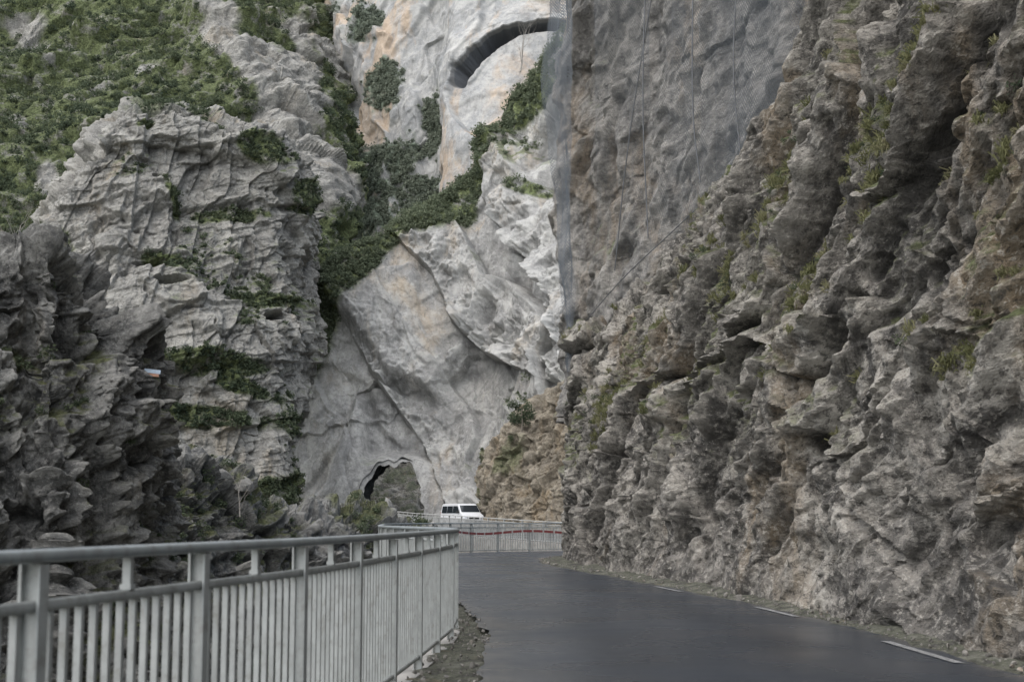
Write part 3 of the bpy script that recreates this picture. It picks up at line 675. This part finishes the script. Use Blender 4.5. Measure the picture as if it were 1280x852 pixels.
def bare_tree(p,h,lab,mat=M_twig,lean=(0,0),spread=0.5,lev=4,r0=None):
    e=bpy.data.objects.new('bare_tree',None); scene.collection.objects.link(e); e.location=p; tag(e,lab,'tree')
    rd=random.Random(int(p[0]*100)+int(p[2]*37)); r0=r0 or h*0.013
    TV=[];TF=[];CV=[];CF=[]
    def grow(pos,d,L,r,lv):
        pts=[pos];dd=d.copy()
        for i in range(4):
            dd=dd+Vector((rd.gauss(0,.12),rd.gauss(0,.12),rd.gauss(0,.06)+0.04)); dd.normalize(); pts.append(pts[-1]+dd*L/4)
        rr=[r*(1-0.14*i) for i in range(5)]
        V,Fc=tube([tuple(x) for x in pts],rr,5 if lv else 7)
        (TV if lv==0 else CV).append(V); (TF if lv==0 else CF).append(Fc)
        if lv<lev:
            for k in range(3 if lv else 5):
                i=rd.choice([2,3,4]) if lv else min(4,1+k)
                ax=Vector((rd.gauss(0,1),rd.gauss(0,1),rd.gauss(0,.4))).normalized()
                nd=(dd*(1-spread*0.5)+ax*spread+Vector((0,0,0.15))).normalized()
                grow(pts[i],nd,L*rd.uniform(.5,.75),rr[i]*0.6,lv+1)
    grow(Vector((0,0,-0.2)),Vector((lean[0],lean[1],1)).normalized(),h*0.5,r0,0)
    for nm,VV,FF in (('trunk',TV,TF),('crown',CV,CF)):
        o_=0;fs=[]
        for V,Fc in zip(VV,FF): fs.append(Fc+o_); o_+=len(V)
        o=mesh_np(nm,np.concatenate(VV),np.concatenate(fs),mat); o.parent=e
for px,py,d,h,le in ((393,672,80,4.2,(0,0)),(405,672,81,3.2,(0.15,0)),(380,668,79,2.6,(-.1,0)),(418,672,84,2.8,(0.1,0)),(300,640,62,2.5,(0,0))):
    bare_tree(S(px,py,d),h,'slender leafless tree on the river bank',M_twig2,le)
bare_tree(S(20,320,92),4.5,'leafless tree on the shoulder above the outcrop',M_twig2,(-0.2,0),0.6)
bare_tree(S(650,88,160),8,'leafless tree below the arched overhang',M_twig2,(0.2,0),0.6)
bare_tree(S(664,115,145),6,'leafless tree on the ridge beside the nets',M_twig2,(0.1,0),0.6)
# ============================================================ grass tufts on A
def tufts(name,cent,nrm,blades,length,mat,lab):
    n=len(cent); C=np.repeat(cent,blades,0); N_=np.repeat(nrm,blades,0)
    L=np.repeat(length,blades)*rng.uniform(0.5,1.2,n*blades)
    d=N_*0.8+rng.normal(size=C.shape)*0.55+np.array([0,0,0.5]); d/=np.linalg.norm(d,axis=1,keepdims=True)
    b0=C+rng.normal(size=C.shape)*np.repeat(length,blades)[:,None]*0.18
    mid=b0+d*(L*0.55)[:,None]; tip=mid+(d*0.3+np.array([0,0,-0.55]))*(L*0.6)[:,None]
    w=np.cross(d,rng.normal(size=C.shape)); w/=np.linalg.norm(w,axis=1,keepdims=True); w*=(0.004+L*0.02)[:,None]
    V=np.stack([b0-w,b0+w,mid+w*0.8,mid-w*0.8,tip+w*0.1,tip-w*0.1],1).reshape(-1,3)
    k=np.arange(n*blades)*6; f=np.concatenate([np.stack([k,k+1,k+2,k+3],1),np.stack([k+3,k+2,k+4,k+5],1)])
    t=np.repeat(np.clip(np.repeat(rng.random(n),blades)*0.7+rng.random(n*blades)*0.35,0,1),6)
    o=mesh_np(name,V,f,mat,{'tint':t},smooth=False); tag(o,lab,'grass','stuff'); return o
q=QA.reshape(-1,3)
spots=[(15.5,7.0,0.9),(17,6.4,1.0),(18.5,5.9,0.8),(14.2,5.0,0.6),(21,4.6,0.8),(13.6,8.2,0.8),(27,6.0,0.9),(33,5.5,1.0),(15,3.0,0.5),(24,7.0,0.8),(16.5,8.2,0.8),(37,4.0,1.0)]
w=np.zeros(len(q))
for y,z,r in spots: w+=np.exp(-(((q[:,1]-y)/(r*1.1))**2+((q[:,2]-z)/(r*0.6))**2))
w=(w+0.04*VA.ravel())*sm(NA.reshape(-1,3)[:,2],0.05,0.5)*(q[:,1]>9)*(q[:,1]<44)*(q[:,2]>1.0); w/=w.sum()
i=rng.choice(len(q),800,p=w)
tufts('cliff_grass',q[i],NA.reshape(-1,3)[i],50,0.08+0.17*rng.random(800),M_grass,'tufts of dry green grass hanging from the cliff ledges')
i=rng.choice(len(q),200,p=w); o=leaves('cliff_plants',q[i]+NA.reshape(-1,3)[i]*0.03,0.04+0.12*rng.random(200)**2,90,0.014,M_leaf); tag(o,'small leafy plants and moss cushions on the cliff ledges','plants','stuff')
# ============================================================ nets and cables
def net_mat():
    m,nt,b=newmat('galvanised_rockfall_mesh'); q=NB(nt)
    b.inputs['Base Color'].default_value=(0.095,0.11,0.126,1); b.inputs['Roughness'].default_value=0.8; b.inputs['Metallic'].default_value=0.0
    u=q.attr('nu_'); v_=q.attr('nv_'); dn=q.attr('dens')
    def lines(x): return q.math('GREATER_THAN',q.math('ABSOLUTE',q.math('SUBTRACT',q.math('FRACT',x),0.5)),dn)
    a=q.math('MAXIMUM',lines(q.math('ADD',u,v_)),lines(q.math('SUBTRACT',u,v_)))
    tr=q.n('ShaderNodeBsdfTransparent'); mx=q.n('ShaderNodeMixShader'); q.l(a,mx.inputs[0]); q.l(tr.outputs[0],mx.inputs[1]); q.l(b.outputs[0],mx.inputs[2]); q.l(mx.outputs[0],nt.nodes['Material Output'].inputs[0])
    return m
M_net=net_mat()
def net(name,ctrl,nu,nv,fold,dens,lab,freq=9.0,fs=(0.8,0.8,12),fade=0.0,wob=0.0):
    G=catmull(catmull(ctrl,nv,0),nu,1); N=gnormals(G,False); P=G.reshape(-1,3)
    D=fold*fbm(P/np.array(fs),3,1100).reshape(nv,nu); G=G+N*D[...,None]
    if wob: G[...,0]+=wob*fbm(np.stack([G[...,2].ravel()/2.2,np.tile(np.linspace(0,2.5,nu),nv),np.zeros(nu*nv)],1),4,1120).reshape(nv,nu)
    U=np.cumsum(np.r_[0,np.linalg.norm(np.diff(G[nv//2],axis=0),axis=1)]); Vv=np.cumsum(np.r_[0,np.linalg.norm(np.diff(G[:,nu//2],axis=0),axis=1)])
    idx=np.arange(nv*nu).reshape(nv,nu); f=np.stack([idx[:-1,:-1],idx[:-1,1:],idx[1:,1:],idx[1:,:-1]],-1).reshape(-1,4)
    uu=np.tile(np.linspace(0,1,nu),nv)
    dn=dens+0.10*fbm(np.stack([uu*7+G[...,2].ravel()*0.03,G[...,2].ravel()/9,uu*0],1),3,1105)
    dn=np.minimum(0.485,dn+fade*(1-sm(G[...,2].ravel(),6,10)))
    o=mesh_np(name,G.reshape(-1,3),f,M_net,{'nu_':np.tile(U*freq,nv),'nv_':np.repeat(Vv*freq*0.7,nu),'dens':dn})
    tag(o,lab,'rockfall net'); return o
R=[]
for z,x0,x1,y0,y1 in ((5.8,1.70,1.92,44.4,43.9),(8,1.55,1.98,44.8,43.9),(10,1.44,1.92,44.8,43.9),(12,1.38,1.98,45.0,43.7),(14.5,1.20,1.88,45.0,43.7),(17,1.14,1.95,45.2,43.5),(20,1.00,1.90,45.2,43.3),(24,0.92,2.0,45.2,43.3),(32,0.65,2.1,45.2,43.1)):
    R.append([(x0+(x1-x0)*t,y0+(y1-y0)*t,z) for t in (0,0.25,0.5,0.75,1)])
net('rockfall_net',R,90,240,0.22,0.35,'grey steel rockfall netting hanging in folds over the cliff corner',14.0,(0.3,0.3,14),0.06,0.28)
R=[]
for z in (7.6,10,14,19,25,32):
    R.append([(x-0.9,y,z if z>8 else zb) for (x,y),zb in zip([(8.4,23.5),(7.9,26),(7.25,29.5),(6.5,33),(5.5,36.5),(4.5,40),(3.4,43)],[10.4,10.0,9.6,9.2,8.7,8.0,7.0])])
net('rockfall_net',R,260,160,0.3,0.455,'fine steel rockfall mesh draped over the grey cliff',12.0,(0.7,0.9,12))
M_cable=plain('steel_cable',(0.12,0.125,0.13),0.5,0.3)
def cable(pts,r=0.02,lab='steel cable securing the rockfall net'):
    P=catmull(pts,60,0); V,Fc=tube(P,[r]*60,6); o=mesh_np('net_cable',V,Fc,M_cable); tag(o,lab,'cable',group='cables of the rockfall netting')
cable([(6.8,24.5,10.3),(6.3,28.5,9.8),(5.2,33,9.3),(4.2,36.5,8.7),(3.1,40.2,8.0),(1.9,44,6.9)],0.014)
cable([(4.6,34,9.4),(4.45,34,12),(4.6,33.5,20),(4.7,33,30)],0.02)
cable([(3.6,37,8.6),(3.5,36.8,13),(3.8,36.4,20),(4.2,36,30)],0.018)
cable([(2.9,39.6,8.2),(3.3,38.6,12),(4.2,36.6,18),(5.0,34,25)],0.018)
cable([(5.2,31.6,9.4),(5.1,31.6,12),(5.4,31.0,17),(5.6,30.4,24)],0.016)
# ============================================================ railings
M_rail=plain('pale_weathered_railing_paint',(0.335,0.352,0.345),0.48,0.05,0.2,5,0.08,(0.195,0.195,0.175),(0.50,0.68))
M_hand=plain('grey_handrail_paint',(0.25,0.275,0.28),0.42,0.05,0.18,5,0.06,(0.165,0.168,0.158),(0.50,0.68))
M_rail2=plain('dull_grey_paint',(0.38,0.382,0.365),0.6,0,0.2,3,0.1,(0.22,0.21,0.19))
def boxv(c,ax,ay,az,hx,hy,hz):
    c=np.array(c); V=[]
    for sx in (-1,1):
        for sy in (-1,1):
            for sz_ in (-1,1): V.append(c+ax*hx*sx+ay*hy*sy+az*hz*sz_)
    f=[(0,1,3,2),(4,6,7,5),(0,4,5,1),(2,3,7,6),(0,2,6,4),(1,5,7,3)]
    return V,f
ZU=np.array([0,0,1.0])
def join(parts):
    V=[];Fs=[];o=0
    for v,f in parts:
        V+=list(v); Fs+=[tuple(i+o for i in q_) for q_ in f]; o+=len(v)
    return np.array(V),np.array(Fs)
def railprofile(poly3,hw,hh,zoff,k=10):
    T=np.gradient(poly3,axis=0); T[:,2]=0; T/=np.linalg.norm(T,axis=1,keepdims=True); Nn=np.stack([-T[:,1],T[:,0],T[:,0]*0],1)
    V=[];f=[]
    for p,n_ in zip(poly3,Nn):
        for j in range(k):
            a=2*math.pi*(j+0.5)/k; cx=abs(math.cos(a))**0.55*(1 if math.cos(a)>0 else -1); cz=abs(math.sin(a))**0.55*(1 if math.sin(a)>0 else -1)
            V.append(p+n_*cx*hw+ZU*(zoff+cz*hh))
    n=len(poly3)
    for i in range(n-1):
        for j in range(k): f.append((i*k+j,i*k+(j+1)%k,i*k+k+(j+1)%k,i*k+k+j))
    return np.array(V),np.array(f)
def railing(poly,step,mat,lab,bars=10,ztop=1.12,zmid=0.93,zbot=0.03,phase=0.0,lowpost=-0.35,pw=0.034,bw=0.0125,hand=None):
    P=resamp(poly,step) ; 
    if P.shape[1]==2: P=np.c_[P,np.zeros(len(P))]
    dense=resamp(poly,0.25); 
    if dense.shape[1]==2: dense=np.c_[dense,np.zeros(len(dense))]
    e=bpy.data.objects.new('railing',None); scene.collection.objects.link(e); e.location=P[0]; tag(e,lab,'railing')
    o0=P[0]
    for nm,hw,hh,z in (('top_rail',0.045,0.024,ztop-0.024),('middle_rail',0.022,0.02,zmid),('bottom_rail',0.02,0.018,zbot)):
        V,f=railprofile(dense-o0,hw,hh,z); o=mesh_np(nm,V,f,(hand or mat) if nm=='top_rail' else mat); o.parent=e
    for i in range(len(P)):
        T=P[min(i+1,len(P)-1)]-P[max(i-1,0)]; T[2]=0; T/=np.linalg.norm(T); Nn=np.array([-T[1],T[0],0])
        hz=(ztop-0.05-lowpost)/2; cz=(ztop-0.05+lowpost)/2
        parts=[boxv(T*0+ZU*cz,T,Nn,ZU,0.005,0.028,hz),boxv(Nn*0.033+ZU*cz,T,Nn,ZU,pw,0.005,hz),boxv(-Nn*0.033+ZU*cz,T,Nn,ZU,pw,0.005,hz-0.002)]
        V,f=join(parts); o=mesh_np('post',V,f,mat,smooth=False); o.parent=e; o.location=P[i]-o0
        if i<len(P)-1:
            a=P[i];b=P[i+1]; D=b-a; L=np.linalg.norm(D); Dh=D/L; parts=[]
            nn=np.array([-Dh[1],Dh[0],0]); nn/=np.linalg.norm(nn)
            for k in range(1,bars+1):
                t=k/(bars+1); parts.append(boxv(D*t+ZU*((zmid+zbot)/2),Dh,nn,ZU,bw,0.013,(zmid-zbot)/2-0.018))
            V,f=join(parts); o=mesh_np('baluster_panel',V,f,mat,smooth=False); o.parent=e; o.location=a-o0
            V,f=join([boxv(D*0.5+ZU*((zmid+ztop)/2-0.01),Dh,nn,ZU,0.016,0.016,(ztop-zmid)/2-0.03),boxv(D*0.5+ZU*(zmid+0.03),Dh,nn,ZU,0.026,0.022,0.010)])
            o=mesh_np('spacer',V,f,mat,smooth=False); o.parent=e; o.location=a-o0
dd=np.concatenate([[0],np.cumsum(np.linalg.norm(np.diff(RLd,axis=0),axis=1))]); at=np.interp(4.72,RLd[:,1][:400],dd[:400]); ph=at%1.585
s0=np.searchsorted(dd,ph); railing(RLd[s0:],1.585,M_rail,'pale grey weathered steel railing with darker handrail',12,hand=M_hand)
FR=np.array([(16,68,-0.2),(9,71.5,-0.1),(3,77,0.0),(-0.5,82,0.2),(-3.4,88,0.4),(-6,94,0.55),(-8.4,100,0.75),(-10.8,107,0.9),(-12.6,114,1.0)])
FRd=catmull(FR,300,0)
railing(FRd,2.0,M_rail2,'grey metal railing along the far road bend',16,lowpost=-0.1,bw=0.016)
w=ribbon_wall('parapet_wall',FRd,-9,-0.02,0.5,M_conc); tag(w,'weathered concrete wall carrying the far road','retaining wall','structure')
FL=FRd[:,:]; T=np.gradient(FL,axis=0); T[:,2]=0; T/=np.linalg.norm(T,axis=1,keepdims=True); Nn=np.stack([T[:,1],-T[:,0],T[:,0]*0],1)
cols=[FL+Nn*w_ for w_ in (0.05,2,4,6,8.5)]
G=np.stack(cols,1); n0,n1=G.shape[:2]; idx=np.arange(n0*n1).reshape(n0,n1); fq=np.stack([idx[:-1,:-1],idx[:-1,1:],idx[1:,1:],idx[1:,:-1]],-1).reshape(-1,4)
o=mesh_np('road',G.reshape(-1,3),fq,M_road,{'edge':np.zeros(n0*n1),'track':np.zeros(n0*n1)}); tag(o,'asphalt road running on toward the tunnel','road','structure')
V=np.array([(-14,112,0.97),(-6,112,0.97),(-3,140,1.2),(-12,140,1.2)]); o=mesh_np('road',V,np.array([(0,1,2,3)]),M_road,{'edge':np.zeros(4),'track':np.zeros(4)}); tag(o,'asphalt road passing through the tunnel','road','structure')
m_,nt,b=newmat('red_white_barrier_tape'); q=NB(nt); u=q.attr('uu'); c=q.mix(q.math('GREATER_THAN',q.math('FRACT',u),0.85),(0.22,0.05,0.05),(0.42,0.38,0.36)); q.l(c,b.inputs['Base Color'])
seg=RLd[(RLd[:,1]>55)&(RLd[:,0]<8)]; Tn=resamp(seg,0.2)
V=[];uu=[]
for i,p in enumerate(Tn):
    zz=0.74-0.10*math.sin(i*0.2/4.8*math.pi)**2
    V+=[(p[0]+0.02,p[1]-0.09,zz),(p[0]+0.02,p[1]-0.09,zz+0.09)]; uu+=[i*0.4,i*0.4]
o=mesh_np('barrier_tape',np.array(V),np.array([(2*i,2*i+2,2*i+3,2*i+1) for i in range(len(Tn)-1)]),m_,{'uu':uu}); tag(o,'dark red and white barrier tape strung along the railing','barrier tape')
import bmesh
def simple_box(name,sx,sy,sz,mat,bev=0.01,parent=None,loc=(0,0,0),rot=(0,0,0)):
    me=bpy.data.meshes.new(name); bm=bmesh.new(); bmesh.ops.create_cube(bm,size=1); bmesh.ops.scale(bm,vec=(sx,sy,sz),verts=bm.verts)
    if bev: bmesh.ops.bevel(bm,geom=bm.edges[:],offset=bev,segments=2,affect='EDGES')
    bm.to_mesh(me); bm.free(); me.materials.append(mat); o=bpy.data.objects.new(name,me); scene.collection.objects.link(o); o.location=loc; o.rotation_euler=rot
    if parent: o.parent=parent
    return o
# small marker plate fixed on the outcrop
k=np.argmin((MH[:,0]-180)**2+(MH[:,1]-472)**2); pm=QH.reshape(-1,3)[k]
e=bpy.data.objects.new('marker_plate',None); scene.collection.objects.link(e); e.location=(pm[0],pm[1]-0.7,pm[2]); tag(e,'small pale blue and white marker plate fixed on the rock','marker plate')
simple_box('plate',0.50,0.03,0.12,plain('pale_blue_plate',(0.45,0.55,0.65),0.5,0,0.2,6,0),0.005,e,(0,0,0.12),(0,0.12,0))
simple_box('backing',0.34,0.03,0.09,plain('faded_orange_plate',(0.50,0.27,0.18),0.6,0,0.2,6,0),0.005,e,(0.03,0.0,0.005),(0,0.1,0))
simple_box('bracket',0.04,0.8,0.04,plain('rusty_bracket',(0.12,0.09,0.07),0.8,0,0.2,6,0),0.005,e,(0,0.42,0.05))
# ============================================================ van
M_white=plain('white_car_paint',(0.62,0.63,0.64),0.28,0,0.05,2,0)
M_glass=plain('dark_car_glass',(0.02,0.025,0.03),0.08,0,0.1,2,0)
M_tyre=plain('tyre_rubber',(0.02,0.02,0.02),0.85); M_rim=plain('silver_rim',(0.5,0.5,0.5),0.35,0.8); M_blk=plain('black_plastic',(0.03,0.03,0.03),0.6); M_lamp=plain('clear_headlight',(0.7,0.72,0.75),0.1,0,0.05,4,0); M_red=plain('red_tail_light',(0.4,0.02,0.02),0.2,0,0.05,4,0)
def van(loc,rz,sc=1.0):
    e=bpy.data.objects.new('parked_van',None); scene.collection.objects.link(e); e.location=loc; e.rotation_euler=(0,0,rz); e.scale=(sc,sc,sc)
    tag(e,'white passenger van with dark windows on the far bend road','van')
    prof=[(-2.45,0.35),(-2.48,0.9),(-2.42,1.35),(-2.30,1.92),(-2.15,2.0),(0.9,2.0),(1.15,1.93),(1.85,1.22),(2.35,1.02),(2.48,0.82),(2.50,0.38),(2.40,0.28),(-2.38,0.28)]
    me=bpy.data.meshes.new('body'); bm=bmesh.new(); L_=[];R_=[]
    for x,z in prof:
        tap=0.95-0.13*max(0,(z-1.0))/1.0
        L_.append(bm.verts.new((x,tap,z))); R_.append(bm.verts.new((x,-tap,z)))
    n=len(prof); bm.faces.new(L_[::-1]); bm.faces.new(R_)
    for i in range(n): bm.faces.new((L_[i],L_[(i+1)%n],R_[(i+1)%n],R_[i]))
    bmesh.ops.recalc_face_normals(bm,faces=bm.faces[:]); bmesh.ops.bevel(bm,geom=bm.edges[:],offset=0.05,segments=3,affect='EDGES'); bm.to_mesh(me); bm.free(); me.materials.append(M_white)
    o=bpy.data.objects.new('body',me); scene.collection.objects.link(o); o.parent=e
    def panel(name,pts,mat,th=0.02):
        me=bpy.data.meshes.new(name); bm=bmesh.new(); vs=[bm.verts.new(p) for p in pts]; f=bm.faces.new(vs); f.normal_update(); r=bmesh.ops.solidify(bm,geom=[f],thickness=th); bm.to_mesh(me); bm.free(); me.materials.append(mat); o=bpy.data.objects.new(name,me); scene.collection.objects.link(o); o.parent=e
    def yb(z): return 0.95-0.13*max(0,z-1.0)+0.012
    for sgn in (1,-1):
        for x0,x1,x2,x3 in ((-2.2,-1.15,-1.15,-2.12),(-1.05,0.05,0.05,-1.05),(0.15,1.55,1.02,0.15)):
            pts=[(x0,sgn*yb(1.22),1.22),(x1,sgn*yb(1.22),1.22),(x2,sgn*yb(1.8),1.8),(x3,sgn*yb(1.8),1.8)]
            panel('side_window',pts if sgn<0 else pts[::-1],M_glass)
        simple_box('mirror',0.12,0.2,0.22,M_blk,0.03,e,(1.35,sgn*1.05,1.3)); simple_box('headlight',0.25,0.3,0.2,M_lamp,0.04,e,(2.36,sgn*0.72,0.86)); simple_box('tail_light',0.08,0.12,0.5,M_red,0.03,e,(-2.46,sgn*0.84,1.1)); simple_box('door_handle',0.16,0.04,0.03,M_blk,0.008,e,(0.35,sgn*0.965,1.05))
        for x in (-1.55,1.6):
            w_=bpy.data.objects.new('wheel',None); scene.collection.objects.link(w_); w_.parent=e; w_.location=(x,sgn*0.87,0.33)
            for nm,r1,wd,mt in (('tyre',0.33,0.22,M_tyre),('rim',0.21,0.235,M_rim)):
                me=bpy.data.meshes.new(nm); bm=bmesh.new(); bmesh.ops.create_cone(bm,cap_ends=True,segments=28,radius1=r1,radius2=r1,depth=wd); bmesh.ops.bevel(bm,geom=[ed for ed in bm.edges if len(ed.link_faces)==2 and ed.calc_face_angle()>1],offset=0.03,segments=2,affect='EDGES'); bmesh.ops.rotate(bm,verts=bm.verts,matrix=Matrix.Rotation(math.pi/2,3,'X')); bm.to_mesh(me); bm.free(); me.materials.append(mt); oo=bpy.data.objects.new(nm,me); scene.collection.objects.link(oo); oo.parent=w_
    panel('windshield',[(1.26,0.78,1.855),(1.26,-0.78,1.855),(1.80,-0.84,1.30),(1.80,0.84,1.30)],M_glass,0.015)
    panel('rear_window',[(-2.37,0.74,1.80),(-2.47,0.80,1.28),(-2.47,-0.80,1.28),(-2.37,-0.74,1.80)],M_glass,0.015)
    simple_box('bumper',0.16,1.8,0.28,M_blk,0.05,e,(2.48,0,0.46)); simple_box('grille',0.06,0.9,0.14,M_blk,0.02,e,(2.49,0,0.78))
van((-3.6,103,0.70),math.radians(-64),0.85)
# ============================================================ light and camera
w=bpy.data.worlds.new("World"); scene.world=w; w.use_nodes=True; nt=w.node_tree
sky=nt.nodes.new('ShaderNodeTexSky'); sky.sky_type='NISHITA'; sky.sun_disc=False
az=math.radians(-138); el=math.radians(54)
sky.sun_elevation=el; sky.sun_rotation=az; sky.air_density=1.0; sky.dust_density=3.0
nt.links.new(sky.outputs[0],nt.nodes['Background'].inputs[0]); nt.nodes['Background'].inputs[1].default_value=0.15
sd=Vector((math.sin(az)*math.cos(el),math.cos(az)*math.cos(el),math.sin(el)))
sl=bpy.data.lights.new('sun','SUN'); sl.energy=5.0; sl.angle=math.radians(130); sl.color=(0.99,0.985,0.97); so=bpy.data.objects.new('sun',sl); scene.collection.objects.link(so); so.rotation_euler=sd.to_track_quat('Z','Y').to_euler()
cam=bpy.data.cameras.new('camera'); co=bpy.data.objects.new('camera',cam); scene.collection.objects.link(co); scene.camera=co
cam.sensor_width=36; cam.lens=50; co.location=(0,0,CH); co.rotation_euler=(math.pi/2+PITCH,0,0); cam.clip_end=3000; cam.clip_start=0.1
cam.dof.use_dof=True; cam.dof.focus_distance=40; cam.dof.aperture_fstop=4.0
scene.view_settings.view_transform='Standard'; scene.view_settings.look='None'; scene.view_settings.exposure=0
